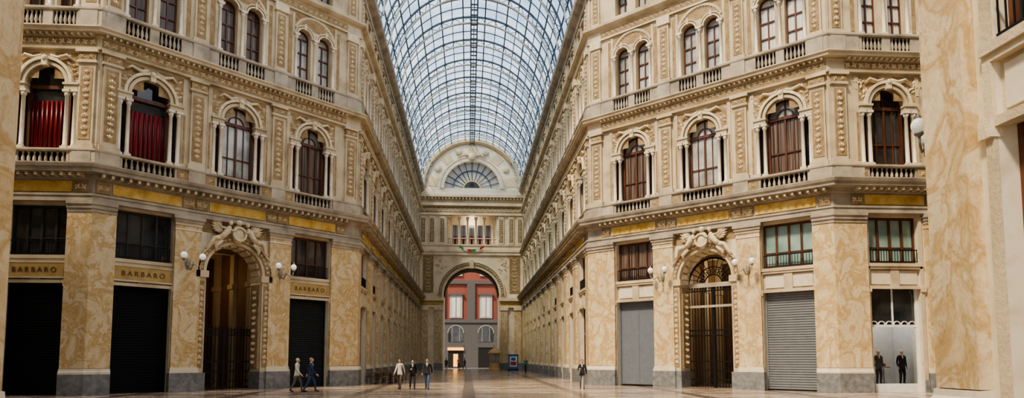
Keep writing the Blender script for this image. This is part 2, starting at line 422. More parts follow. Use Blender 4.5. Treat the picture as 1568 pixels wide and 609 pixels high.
        b.ring(0,5.2,1.3,1.6,8.3,8.5,'vest_light'); b.sbox(1.3,1.6,8.3,8.5,0,5.2,'vest_light')
        b.box(-1.3,1.3,8.42,8.5,0,4.6,'wood'); b.halfdisc(0,5.2,1.3,8.45,'glass_pale')
        for k in range(5): b.box(-1.3,1.3,8.38,8.44,.4+.9*k,.5+.9*k,'wood')
    upper(b)
    return b.mesh('bay_'+kind)
BAY={k:bay(k) for k in ('door','arch','shop')}
def pier_mesh(wd):
    b=MB(); h=wd/2
    b.box(-h-.08,h+.08,-.34,0,0,.95,'plinth')
    b.box(-h-.06,h+.06,-.32,0,.95,1.08,'marble_light'); b.box(-h-.03,h+.03,-.28,0,1.08,1.22,'marble_light')
    b.box(-h,h,-.24,0,1.22,8.45,'marble')
    b.box(-h-.02,h+.02,-.27,0,8.2,8.28,'marble_light')
    b.box(-h-.03,h+.03,-.28,0,8.45,8.6,'stone'); b.box(-h-.08,h+.08,-.34,0,8.6,8.75,'stone_grey'); b.box(-h-.13,h+.13,-.4,0,8.75,8.95,'stone_grey')
    return b.mesh('pier')
PIER=pier_mesh(1.3)
def pil_mesh():
    b=MB(); st='stone'
    b.box(-.42,.42,-.3,0,10.62,11.4,'stone_grey')
    b.box(-.44,.44,-.2,0,11.42,11.7,st); b.box(-.37,.37,-.15,0,11.7,15.6,st); b.box(-.27,.27,-.17,-.14,11.9,15.4,'panel')
    candelabra(b,0,11.95,15.4,.46,-.17)
    b.box(-.45,.45,-.24,0,15.6,15.72,st); b.box(-.4,.4,-.2,0,15.72,16.1,'panel'); scroll(b,-.4,.4,15.9,.34,-.2); b.box(-.5,.5,-.28,0,16.1,16.25,st)
    b.box(-.4,.4,-.26,0,17.3,18.14,'stone_grey')
    b.box(-.4,.4,-.18,0,18.3,18.5,st); b.box(-.33,.33,-.13,0,18.5,21.9,st); b.box(-.24,.24,-.15,-.12,18.6,21.7,'panel')
    candelabra(b,0,18.6,21.7,.42,-.15)
    b.box(-.42,.42,-.22,0,21.9,22.38,'relief')
    b.box(-.3,.3,-.12,0,23.5,25.58,st); b.box(-.2,.2,-.14,-.11,23.7,25.4,'panel'); candelabra(b,0,23.7,25.4,.34,-.14)
    return b.mesh('pilaster')
PIL=pil_mesh()
# windows
def win_mezz(pane,frame,rail):
    b=MB(); b.box(-1.3,1.3,.36,.38,6.44,8.84,pane)
    b.box(-1.32,1.32,.28,.36,8.7,8.84,frame); b.box(-1.32,1.32,.28,.36,6.44,6.56,frame)
    for x in (-1.26,-.64,0,.64,1.26): b.box(x-.05,x+.05,.27,.36,6.5,8.8,frame)
    b.box(-1.3,1.3,.29,.35,7.25,7.31,frame)
    if rail:
        b.box(-1.25,1.25,.0,.04,7.1,7.15,'iron'); b.box(-1.25,1.25,.0,.04,6.52,6.56,'iron')
        for i in range(18): b.box(-1.22+i*.1435-.012,-1.22+i*.1435+.012,.01,.03,6.5,7.12,'iron')
    return b.mesh('window_mezz')
def win_arch(pane,top='glass_dark'):
    b=MB(); b.box(-.86,.86,.4,.42,11.42,14.5,pane); b.halfdisc(0,14.6,.92,.41,top)
    b.sbox(.8,.9,.3,.42,11.42,14.5,'wood'); b.box(-.05,.05,.3,.4,11.42,14.5,'wood'); b.box(-.9,.9,.28,.42,14.45,14.62,'wood')
    b.box(-.88,.88,.3,.4,11.42,11.65,'wood'); b.box(-.88,.88,.33,.4,12.6,12.66,'wood')
    b.sbox(.42,.46,.33,.4,11.42,14.5,'wood')
    b.ring(0,14.6,.82,.92,.3,.42,'wood'); b.box(-.03,.03,.33,.4,14.6,15.45,'wood'); b.ring(0,14.6,.4,.45,.33,.4,'wood')
    b.sbox(.95,1.42,.42,.44,11.42,14.4,'glass_dark')
    b.sbox(.9,.98,.3,.44,11.42,14.4,'wood'); b.sbox(1.34,1.42,.3,.44,11.42,14.4,'wood')
    return b.mesh('window_arch')
def win_red():
    b=MB(); b.box(-.86,.86,.4,.42,11.42,13.9,'curtain_red'); b.box(-.86,.86,.45,.47,13.8,14.6,'glass_dark'); b.halfdisc(0,14.6,.92,.41,'glass_dark')
    b.sbox(.84,.92,.3,.42,11.42,14.5,'wood'); b.box(-.9,.9,.28,.42,14.45,14.62,'wood'); b.box(-.88,.88,.3,.4,11.42,11.55,'wood')
    b.ring(0,14.6,.86,.92,.3,.42,'wood')
    for i in range(8): b.tube([(-.75+.2143*i,.38,11.5),(-.75+.2143*i,.37,13.9)],.05,'curtain_red',6)
    b.sbox(.95,1.42,.42,.44,11.42,14.4,'glass_dark'); b.sbox(.9,.98,.3,.44,11.42,14.4,'wood'); b.sbox(1.34,1.42,.3,.44,11.42,14.4,'wood')
    return b.mesh('window_arch_curtain')
def win_pair(pane,fr='wood'):
    b=MB()
    for c in (-.72,.72):
        b.box(c-.46,c+.46,.4,.42,18.3,21,pane); b.halfdisc(c,21,.46,.41,pane,12)
        for x in (-.43,0,.43): b.box(c+x-.035,c+x+.035,.32,.4,18.3,21,fr)
        for z in (18.35,19.2,20.1,20.97): b.box(c-.46,c+.46,.33,.4,z-.04,z+.04,fr)
        b.ring(c,21,.38,.46,.32,.42,fr,seg=12)
        b.box(c-.45,c+.45,.5,.52,23.6,25.3,pane)
        for x in (-.41,0,.41): b.box(c+x-.035,c+x+.035,.42,.5,23.6,25.3,fr)
        for z in (23.7,24.6,25.2): b.box(c-.45,c+.45,.43,.5,z-.04,z+.04,fr)
    return b.mesh('window_pair')
WM={'teal':win_mezz('glass_teal','wood',True),'brown':win_mezz('curtain_brown','wood',True),'pale':win_mezz('glass_pale','wood',False),'dark':win_mezz('glass_dark','wood',True),'lteal':win_mezz('glass_dark','frame_dark',True)}
WA={'red':win_red(),'pale':win_arch('glass_pale','curtain_white'),'brown':win_arch('curtain_brown','glass_pale'),'dark':win_arch('glass_dark')}
WP={'pale':win_pair('curtain_white'),'mid':win_pair('glass_pale'),'dark':win_pair('glass_dark'),'brown':win_pair('curtain_brown')}
def shutter(mat,slats=True):
    b=MB(); b.box(-1.32,1.32,.34,.4,0,5.2,mat)
    if slats:
        z=.08
        while z<5.1:
            b.box(-1.26,1.26,.31,.34,z,z+.09,mat); z+=.13
    else:
        b.box(-.02,.02,.32,.34,.1,5.1,mat); b.box(-1.2,1.2,.31,.34,.1,.3,mat); b.box(-1.2,1.2,.31,.34,4.7,4.8,mat)
    b.sbox(1.24,1.32,.26,.4,0,5.2,mat); b.box(-1.3,1.3,.26,.36,0,.07,'iron')
    return b.mesh('shutter')
def shopdoor():
    b=MB(); b.box(-1.3,1.3,.4,.42,0,5.2,'glass_dark')
    for x in (-1.26,-.5,0,.5,1.26): b.box(x-.05,x+.05,.3,.4,0,5.2,'wood')
    for z in (.15,1.0,3.4,5.12): b.box(-1.3,1.3,.3,.4,z-.08,z+.08,'wood')
    b.box(-.06,.06,.2,.3,1.0,1.5,'gold')
    return b.mesh('shop_door')
def gate(full):
    b=MB(); H=5.95 if full else 3.3; m='iron'
    n=17
    for i in range(n+1):
        x=-1.5+3.0*i/n; b.box(x-.02,x+.02,.98,1.02,0,H,m)
        if not full: b.lathe(x,1.0,[(.035,H),(.02,H+.08),(.002,H+.2)],m,5)
    for z in (.1,.45,1.5,H-.35,H-.05): b.box(-1.52,1.52,.97,1.03,z-.035,z+.035,m)
    b.box(-.06,.06,.95,1.05,0,H,m)
    for i in range(n):
        x=-1.5+3.0*(i+.5)/n; b.ring(x,.97,.05,.075,.985,1.015,m,0,2*pi,8); b.ring(x,H-.2,.05,.075,.985,1.015,m,0,2*pi,8)
    if full:
        for z in (3.0,3.3): b.box(-1.52,1.52,.96,1.04,z-.04,z+.04,m)
        b.box(-1.52,1.52,.9,1.08,4.62,4.76,'stone_grey'); b.box(-1.52,1.52,.9,1.08,5.8,6.05,'stone_grey')
        b.ring(0,6.0,1.44,1.55,.96,1.04,m); b.ring(0,6.0,.5,.56,.97,1.03,m); b.ring(0,6.0,.95,1.0,.97,1.03,m)
        for k in range(1,14):
            a=pi*k/14; b.tube([(.5*math.cos(a),1,6+.5*math.sin(a)),(1.5*math.cos(a),1,6+1.5*math.sin(a))],.02,m,4)
        for k in range(9):
            a=pi*(k+.5)/9; b.ring(.75*math.cos(a),6+.75*math.sin(a),.1,.13,.985,1.015,m,0,2*pi,8)
    return b.mesh('gate')
def shopfront():
    b=MB(); m='white_paint'
    b.box(-1.3,1.3,.34,.36,3.35,5.2,'glass_dark'); b.box(-1.3,1.3,.34,.35,.4,3.3,'clear_glass')
    b.sbox(1.18,1.32,.26,.4,0,5.2,m); b.box(-1.3,1.3,.28,.4,3.25,3.37,m); b.box(-1.3,1.3,.28,.4,0,.42,m); b.box(-.04,.04,.3,.38,3.3,5.2,m)
    for k in range(6): b.ring(-1.0+.4*k,3.37,.15,.19,.27,.33,m,0,pi,10)
    return b.mesh('shopfront')
DM={'black':shutter('shutter_black'),'slate':shutter('shutter_slate'),'grey':shutter('shutter_grey'),'flat':shutter('panel_grey',False),'shop':shopdoor(),'gate_low':gate(False),'gate_full':gate(True),'display':shopfront()}
def lamp_mesh():
    b=MB(); m='lamp_metal'
    b.ell((0,-.3,6.5),(.12,.08,.3),m)
    b.tube([(0,-.3,6.3),(0,-.6,6.15),(0,-.85,6.35),(0,-.9,6.55)],[.035,.03,.03,.03],m,6)
    for sg in (1,-1):
        b.tube([(0,-.88,6.45),(sg*.2,-.9,6.3),(sg*.42,-.9,6.4),(sg*.46,-.9,6.6)],[.03,.025,.025,.03],m,6)
        b.lathe(sg*.46,-.9,[(.03,6.58),(.1,6.64),(.11,6.68)],m,10)
        b.ell((sg*.46,-.9,6.84),(.16,.16,.17),'globe',14,10)
        b.lathe(sg*.46,-.9,[(.05,7.0),(.06,7.03),(.01,7.12)],m,8)
    return b.mesh('wall_lamp')
LAMP=lamp_mesh()
cnt={'w':0,'d':0}
def frame(P,t):
    ang=math.atan2(t[1],t[0]); return Matrix.Translation((P[0],P[1],0))@Matrix.Rotation(ang,4,'Z')
def place_bay(par,P,t,kind='door',wm='dark',wa='dark',wp='dark',door='shop'):
    M=frame(P,t); obj('bay',BAY[kind],M,par)
    names=[WA[wa],WP[wp]]+([WM[wm]] if kind!='arch' else [])
    for me in names:
        cnt['w']+=1; obj('window_%d'%cnt['w'],me,M)
    if kind=='arch': obj('wrought_iron_gate',DM[door],M)
    else: cnt['d']+=1; obj('door_%d'%cnt['d'],DM[door],M)
def put(par,me,P,t,s,n): obj(n,me,frame((P[0]+t[0]*s,P[1]+t[1]*s),t),par)
def unit(a,b):
    d=Vector((b[0]-a[0],b[1]-a[1])); L=d.length; d/=L; return (d.x,d.y),L
CORN1=[(0,8.95),(.28,8.95),(.28,9.2),(.33,9.2),(.33,9.3),(.2,9.3),(.2,9.95),(.3,10.0),(.3,10.05),(.34,10.2),(.8,10.22),(.82,10.36),(.9,10.42),(.95,10.55),(.95,10.6),(0,10.66)]
SILL1=[(0,11.3),(.3,11.3),(.33,11.34),(.33,11.42),(0,11.43)]
BASE1=[(0,10.6),(.32,10.6),(.3,10.7),(0,10.7)]
CORN2=[(0,16.25),(.2,16.25),(.22,16.36),(.15,16.38),(.15,16.84),(.2,16.9),(.2,16.98),(.5,17.0),(.52,17.1),(.6,17.18),(.6,17.24),(0,17.28)]
SILL2=[(0,18.15),(.24,18.15),(.27,18.2),(.27,18.29),(0,18.3)]
CORN3=[(0,22.4),(.14,22.4),(.1,22.5),(.1,23.0),(.3,23.1),(.42,23.2),(.44,23.35),(0,23.4)]
CORN4=[(0,25.6),(.14,25.6),(.14,26.0),(.4,26.1),(.6,26.25),(.65,26.45),(.65,26.6),(0,26.62)]
def block(name,path,specs):
    par=empty(name)
    b=MB()
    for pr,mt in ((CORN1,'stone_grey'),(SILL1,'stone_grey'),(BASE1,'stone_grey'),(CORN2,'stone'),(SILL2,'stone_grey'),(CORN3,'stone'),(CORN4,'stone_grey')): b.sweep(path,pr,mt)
    for i in (1,2):
        C=path[i]; t0,_=unit(path[i-1],path[i]); t1,_=unit(path[i],path[i+1])
        a,c=specs['corner'][i-1]
        pp=[(C[0]-t0[0]*a,C[1]-t0[1]*a),C,(C[0]+t1[0]*c,C[1]+t1[1]*c)]
        b.sweep(pp,[(0,0),(.34,0),(.34,.95),(0,.95)],'plinth')
        b.sweep(pp,[(0,.95),(.33,.95),(.33,1.05),(.29,1.1),(.28,1.2),(0,1.22)],'marble_light')
        b.sweep(pp,[(0,1.22),(.24,1.22),(.24,8.45),(0,8.45)],'marble')
        b.sweep(pp,[(0,8.45),(.28,8.45),(.28,8.6),(.34,8.62),(.34,8.75),(.4,8.8),(.4,8.95),(0,8.95)],'stone_grey')
        b.sweep(pp,[(0,10.62),(.28,10.62),(.28,11.3),(0,11.3)],'stone_grey')
        b.sweep(pp,[(0,17.3),(.22,17.3),(.22,18.15),(0,18.15)],'stone_grey')
        g_=[(C[0]-t0[0]*.12,C[1]-t0[1]*.12),C,(C[0]+t1[0]*.12,C[1]+t1[1]*.12)]
        for z0,z1 in ((11.43,16.25),(18.3,22.4),(23.4,25.6)): b.sweep(g_,[(0,z0),(.06,z0),(.06,z1),(0,z1)],'stone')
    obj('cornices',b,None,par)
    for i in range(3):
        A=path[i]; t,L_=unit(path[i],path[i+1]); sp=specs[i]
        for (s,kind,wm,wa,wp,dr) in sp['bays']:
            place_bay(par,(A[0]+t[0]*s,A[1]+t[1]*s),t,kind,wm,wa,wp,dr)
        for s in sp['piers']: put(par,PIER,A,t,s,'pier')
        for s in sp['pils']: put(par,PIL,A,t,s,'pilaster')
        for s in sp.get('lamps',[]): obj('wall_lamp',LAMP,frame((A[0]+t[0]*s,A[1]+t[1]*s),t))
        cur=0.0
        for s in sorted(x[0] for x in sp['bays'])+[None]:
            e=L_ if s is None else s-W/2
            if e-cur>.004:
                f=MB(); f.box(cur,e,0,.8,0,26.6,'stone'); obj('fill',f,frame(A,t),par)
            if s is not None: cur=s+W/2
    return par
XL,XR,D=-7.2,7.9,41.6
L=14.625; d=L/math.sqrt(2)
NB=11; YE=95.0
rk=random.Random(3)
def armb(n,first,rev,LL):
    out=[]
    for k in range(n):
        s=first+W*k
        if rev: s=LL-s
        out.append((s,'door',rk.choice(['brown','dark','pale']),rk.choice(['brown','dark','pale']),rk.choice(['mid','dark','brown']),rk.choice(['shop','shop','slate','shop'])))
    ps=[first+W*(k+.5) for k in range(n)]
    if rev: ps=[LL-p for p in ps]
    return out,ps
LT=24.0
path=[(XL-d-LT,D-d),(XL-d,D-d),(XL,D),(XL,YE)]
ab,ap=armb(NB,3.2,False,0)
c0=2.4
tb=[(LT-c0-W*k,'door','lteal','red' if k==0 else 'dark','brown','black') for k in range(4)]
specs={'corner':[(1.0,.95),(1.9,.95)],
 0:dict(bays=tb,piers=[LT-c0-W*(k+.5) for k in range(4)],pils=[LT-.5]+[LT-c0-W*(k+.5) for k in range(4)]),
 1:dict(bays=[(L-12.35,'door','lteal','red','brown','black'),(L-7.8,'arch','','pale','brown','gate_low'),(L-3.25,'door','dark','brown','mid','slate')],
        piers=[L-5.25,L-10.35],pils=[.5,L-5.52,L-10.07,L-.6],lamps=[L-5.25,L-10.35]),
 2:dict(bays=ab,piers=ap,pils=[.5]+ap)}
block('wall_left',path,specs)
c0=3.1
path=[(XR,YE),(XR,D),(XR+d,D-d),(XR+d+LT,D-d)]
LA=YE-D
ab,ap=armb(NB,3.2,True,LA)
tb=[(c0+W*k,'shop' if k<2 else 'door','teal' if k<2 else 'dark','dark','pale','display' if k<2 else 'grey') for k in range(4)]
specs={'corner':[(.95,1.9),(.95,1.6)],
 0:dict(bays=ab,piers=ap,pils=[LA-.5]+ap),
 1:dict(bays=[(3.25,'door','brown','brown','mid','flat'),(7.8,'arch','','pale','mid','gate_full'),(12.35,'door','teal','brown','pale','grey')],
        piers=[5.25,10.35],pils=[.6,5.52,10.07,L-.5],lamps=[5.25,10.35]),
 2:dict(bays=tb,piers=[c0+W*(k+.5) for k in range(4)],pils=[.5]+[c0+W*(k+.5) for k in range(4)])}
block('wall_right',path,specs)
YN=10.2; NA=14.0
path=[(XR+d+LT,YN+d),(XR+d,YN+d),(XR,YN),(XR,YN-NA)]
tb=[(LT-2.6-W*k,'door','dark','dark','mid','grey') for k in range(4)]
nb=[(2.47+W*k,'door','dark','dark','mid','shop') for k in range(2)]
specs={'corner':[(1.2,.95),(.95,.8)],
 0:dict(bays=tb,piers=[LT-2.6-W*(k+.5) for k in range(4)],pils=[LT-.5]+[LT-2.6-W*(k+.5) for k in range(4)]),
 1:dict(bays=[(L-12.0,'door','dark','dark','mid','grey'),(L-7.45,'arch','','dark','mid','gate_full'),(L-2.9,'door','dark','dark','mid','grey')],piers=[L-4.9,L-10.0],pils=[L-5.17,L-9.72],lamps=[L-4.25,L-10.0]),
 2:dict(bays=nb,piers=[.2+W*(k+1) for k in range(2)],pils=[.2+W*(k+1) for k in range(2)])}
block('wall_near_right',path,specs)
path=[(XL,YN-NA),(XL,YN),(XL-d,YN+d),(XL-d-LT,YN+d)]
specs={'corner':[(.8,.95),(.95,1.2)],
 0:dict(bays=[(NA-a[0],)+a[1:] for a in nb],piers=[NA-.2-W*(k+1) for k in range(2)],pils=[NA-.2-W*(k+1) for k in range(2)]),
 1:dict(bays=[(12.0,'door','dark','dark','mid','grey'),(7.45,'arch','','dark','mid','gate_full'),(2.9,'door','dark','dark','mid','grey')],piers=[4.9,10.0],pils=[5.17,9.72],lamps=[4.9,10.0]),
 2:dict(bays=[(LT-a[0],)+a[1:] for a in tb],piers=[2.6+W*(k+.5) for k in range(4)],pils=[.5]+[2.6+W*(k+.5) for k in range(4)])}
block('wall_near_left',path,specs)

# signs
for (P,t) in (((XL-d-2.4,D-d),(1,0)),((XL-(12.35)/math.sqrt(2),D-12.35/math.sqrt(2)),(.70711,.70711)),((XL-3.25/math.sqrt(2),D-3.25/math.sqrt(2)),(.70711,.70711))):
    M=frame(P,t); b=MB(); b.box(-1.3,1.3,-.1,-.03,5.42,6.1,'sign_gold'); b.box(-1.35,1.35,-.12,-.05,6.08,6.16,'stone'); b.box(-1.35,1.35,-.12,-.05,5.36,5.44,'stone')
    s=obj('shop_sign',b,M)
    cu=bpy.data.curves.new('letters','FONT'); cu.body='BARBARO'; cu.size=.34; cu.extrude=.01; cu.align_x='CENTER'; cu.space_character=1.45
    cu.materials.append(MATS['bronze'])
    o=bpy.data.objects.new('letters',cu); COL.objects.link(o); o.parent=s
    o.matrix_parent_inverse=Matrix(); o.matrix_basis=Matrix.Translation((0,-.115,5.64))@Matrix.Rotation(pi/2,4,'X')

# ------------------------------------------------------------------ end wall
CX=(XL+XR)/2; HW=(XR-XL)/2
b=MB(); st='stone_end_lit'; T=5.0
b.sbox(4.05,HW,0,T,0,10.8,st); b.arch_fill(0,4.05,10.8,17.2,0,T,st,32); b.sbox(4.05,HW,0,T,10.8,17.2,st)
b.ring(0,10.8,4.05,4.35,-.15,0,st,seg=40); b.ring(0,10.8,4.35,4.8,-.22,0,'panel',seg=40); b.ring(0,10.8,4.8,4.95,-.28,0,st,seg=40)
for k in range(40):
    a=.05+(pi-.1)*k/39; b.leaf(4.57*math.cos(a),10.8+4.57*math.sin(a),.35,.24,a+1.57,.1,'relief',fm(-.22))
for sg in (1,-1):
    for x in (4.75,6.75):
        b.box(sg*x-.6,sg*x+.6,-.3,0,0,.95,'plinth'); b.box(sg*x-.5,sg*x+.5,-.24,0,.95,8.6,'marble'); b.box(sg*x-.6,sg*x+.6,-.34,0,8.6,9.0,st)
    b.box(sg*6.3-.75,sg*6.3+.75,-.1,0,11.2,16.6,'panel'); candelabra(b,sg*6.3,11.3,16.5,1.2,-.1,None,.5)
    for k in range(14):
        b.leaf(sg*(3.9+random.random()*1.3),14.4+random.random()*1.9,.6,.25,random.random()*6.3,.12,'relief',fm(0))
    for y in (1.2,2.5,3.8): b.ring(0,10.8,3.9,4.06,y-.3,y+.3,'relief',seg=24)
    b.box(min(sg*4.04,sg*HW),max(sg*4.04,sg*HW),-.3,0,9.0,9.3,st); b.box(min(sg*4.04,sg*HW),max(sg*4.04,sg*HW),-.22,0,9.3,9.9,'gold'); b.box(min(sg*4.04,sg*HW),max(sg*4.04,sg*HW),-.55,0,9.95,10.4,st)
b.sbox(4.04,4.3,-.32,T,10.4,10.8,st)
b.box(-.3,.3,-.45,0,14.7,15.9,'relief')
b.box(-.0-HW,HW,0,T,17.2,18.2,st)
b.box(-HW,HW,-.3,0,17.15,17.5,st); b.box(-HW,HW,-.2,0,16.7,17.15,st)
b.box(-HW,HW,-.12,0,18.1,18.3,st)
b.sbox(3.65,HW,0,T,18.2,22.6,st); b.box(-HW,HW,0,T,22.6,26.6,st)
b.box(-3.65,3.65,2.4,2.5,18.2,22.6,'cream_wall')
for k in range(5):
    x=-2.44+1.22*k
    b.box(x-.35,x+.35,2.3,2.4,18.8,21.6,'glass_dark'); b.box(x-.04,x+.04,2.25,2.4,18.8,21.6,'wood')
    b.box(x-.37,x+.37,2.25,2.4,18.5,19.9,'curtain_red')
for k in range(6):
    x=-3.05+1.22*k; column(b,x,.35,18.3,22.4,.16)
column(b,-3.6,.35,18.3,22.4,.14); column(b,3.6,.35,18.3,22.4,.14)
for k in range(7):
    x=-3.66+1.22*k
    if k<6: baluster_row(b,x+.12,x+1.1,18.3,19.2,.3,4)
b.box(-3.65,3.65,.2,.42,19.2,19.32,st)
for sg in (1,-1):
    for x in (4.3,5.8,7.1):
        b.box(sg*x-.4,sg*x+.4,-.16,0,18.3,22.5,st); b.box(sg*x-.28,sg*x+.28,-.18,-.15,18.6,22.1,'panel'); candelabra(b,sg*x,18.6,22.1,.5,-.18)
b.box(-HW,HW,-.3,0,22.6,22.9,st); b.box(-HW,HW,-.04,0,23,23.9,'panel'); scroll(b,-HW,HW,23.4,.8,-.05); b.box(-HW,HW,-.35,0,24.0,24.4,st)
x=-7.3
while x<7.4: b.box(x-.1,x+.1,-.6,0,24.9,25.2,st); x+=.5
b.box(-HW,HW,-.75,0,25.2,25.55,st)
b.box(-HW,HW,-.15,0,25.6,26.6,'cream_wall')
# lunette
b.ring(0,26.6,4.25,7.5,0,1.0,'cream_wall',seg=40)
b.ring(0,26.6,7.0,7.5,-.4,0,'relief',seg=40); b.ring(0,26.6,6.8,7.0,-.25,0,'ochre',.6,pi-.6,seg=40)
b.ring(0,26.6,4.1,4.6,-.35,0,'cream_wall',seg=40); b.ring(0,26.6,4.6,4.75,-.42,0,'relief',seg=40)
for k in range(9):
    a=pi*(k+.5)/9
    if k%2==0: b.ring(0,26.6,5.1,6.5,-.06,0,'fresco',a-.12,a+.12,4)
    else: b.ell((5.8*math.cos(a),-.1,26.6+5.8*math.sin(a)),(.5,.2,.5),'relief',10,8)
b.ell((0,-.5,31.3),(.6,.3,.6),'relief',10,8)
for sg in (1,-1): b.tube([(sg*.3,-.4,31.4),(sg*1.2,-.4,31.6),(sg*2.2,-.3,31.0)],[.25,.2,.06],'relief')
obj('wall_end',b,frame((CX,YE),(1,0)))
b=MB()
b.halfdisc(0,26.6,4.2,.6,'curtain_white',32)
for k in range(1,12):
    a=pi*k/12; b.tube([(1.3*math.cos(a),.5,26.6+1.3*math.sin(a)),(4.2*math.cos(a),.5,26.6+4.2*math.sin(a))],.05,'steel_rib',4)
b.ring(0,26.6,1.2,1.35,.4,.6,'ochre'); b.ring(0,26.6,2.8,2.9,.4,.6,'steel_rib'); b.halfdisc(0,26.6,1.25,.45,'glass_dark',16)
b.box(-4.2,4.2,.3,.6,26.5,26.8,'steel_light')
obj('window_lunette',b,frame((CX,YE),(1,0)))
# bunting
b=MB()
for k in range(24):
    t0=k/24;t1=(k+1)/24; x0=-1.8+3.6*t0;x1=-1.8+3.6*t1
    z0=18.1-1.0*(1-(2*t0-1)**2)*.6;z1=18.1-1.0*(1-(2*t1-1)**2)*.6
    mt=['green_paint','white_paint','red_paint'][(k//4)%3]
    b.add([(x0,-.5,z0),(x1,-.5,z1),(x1,-.45,z1-.35),(x0,-.45,z0-.35)],[(0,1,2,3)],mt)
obj('bunting',b,frame((CX,YE),(1,0)))
# palace outside
b=MB()
b.box(-16,16,0,1,0,30,'red_wall'); b.box(-16,16,-.3,0,0,8.0,'pal_grey'); b.box(-16,16,-.5,0,7.8,8.4,'pal_grey'); b.box(-16,16,-.35,0,14.6,15.2,'pal_grey')
for x in (-10.4,-5.2,0,5.2,10.4):
    b.box(x-.7,x+.7,-.4,0,8.4,14.6,'pal_grey')
for x in (-7.8,-2.6,2.6,7.8):
    b.box(x-1.1,x+1.1,-.25,0,8.6,12.6,'pal_white'); b.box(x-.75,x+.75,-.3,-.2,8.8,12.2,'curtain_white'); b.box(x-.05,x+.05,-.33,-.2,8.8,12.2,'pal_grey'); b.box(x-1.3,x+1.3,-.5,0,12.6,12.9,'pal_grey')
    b.box(x-1.1,x+1.1,-.25,0,16,20,'pal_white'); b.box(x-.75,x+.75,-.3,-.2,16.3,19.6,'glass_dark')
    b.box(x-1.3,x+1.3,-.35,-.28,4.5,6,'glass_dark'); b.halfdisc(x,6,1.3,-.34,'glass_dark'); b.ring(x,6,1.3,1.42,-.4,-.3,'pal_white')
    for q in (-.65,.65): b.box(x+q-.03,x+q+.03,-.4,-.3,4.5,7.0,'pal_white')
    b.box(x-1.3,x+1.3,-.35,-.28,0,3.5,'dark')
    b.box(x-1.35,x+1.35,-.45,-.28,3.5,3.9,'pal_grey')
b.box(-4,-1.2,-.6,-.3,3.0,3.5,'orange_light'); b.box(-3.0,-2.2,-.4,-.3,.2,2.4,'orange_light')
obj('palace_facade',b,frame((CX,114),(1,0)))
# ------------------------------------------------------------------ vault
R=7.45;ZV=26.6
b=MB(); seg=48; Y1=D+.3;Y2=YE
vs=[];fs=[]
for i in range(seg+1):
    a=pi*i/seg
    for y in (Y1,Y2): vs.append((CX+R*math.cos(a),y,ZV+R*math.sin(a)))
for i in range(seg): fs.append((2*i,2*i+1,2*i+3,2*i+2))
b.add(vs,fs,'vault_glass',True)
ceil=empty('ceiling'); obj('glass',b,None,ceil)
b=MB()
ny=36
for k in range(ny+1):
    y=Y1+(Y2-Y1)*k/ny
    if k%3==0:
        b.ring(CX,ZV,R-.24,R-.12,y-.09,y+.09,'steel_rib',seg=40)
        b.ring(CX,ZV,R-.82,R-.72,y-.09,y+.09,'steel_light',seg=40)
        N=36
        for i in range(N):
            a0=pi*i/N;a1=pi*(i+1)/N
            r0,r1=((R-.2,R-.76) if i%2 else (R-.76,R-.2))
            b.tube([(CX+r0*math.cos(a0),y,ZV+r0*math.sin(a0)),(CX+r1*math.cos(a1),y,ZV+r1*math.sin(a1))],.03,'steel_rib',4)
    else:
        b.ring(CX,ZV,R-.1,R-.02,y-.035,y+.035,'steel_rib',seg=40)
NP=22
for i in range(NP+1):
    a=pi*i/NP; c=(CX+(R-.1)*math.cos(a),ZV+(R-.1)*math.sin(a)); q=.055 if i%2==0 else .035
    b.box(c[0]-q,c[0]+q,Y1,Y2,c[1]-q,c[1]+q,'steel_rib')
for x in (-.3,.3): b.box(CX+x-.06,CX+x+.06,Y1,Y2,ZV+R-.9,ZV+R-.7,'steel_rib')
y=Y1
while y<Y2: b.box(CX-.35,CX+.35,y-.06,y+.06,ZV+R-.85,ZV+R-.75,'steel_rib'); y+=.9
obj('ribs',b,None,ceil)
b=MB(); b.sweep([(XL,D),(XL,YE)],[(0,26.6),(.5,26.6),(.5,26.8),(0,27.0)],'steel_rib'); b.sweep([(XR,YE),(XR,D)],[(0,26.6),(.5,26.6),(.5,26.8),(0,27.0)],'steel_rib')
obj('gutters',b,None,ceil)
# floor
b=MB(); b.box(-46,46,-14,YE+5,-.3,0,'floor_marble'); obj('floor',b)
b=MB(); b.box(-46,46,YE+5,130,-.3,-.005,'plinth'); obj('street_pavement',b)

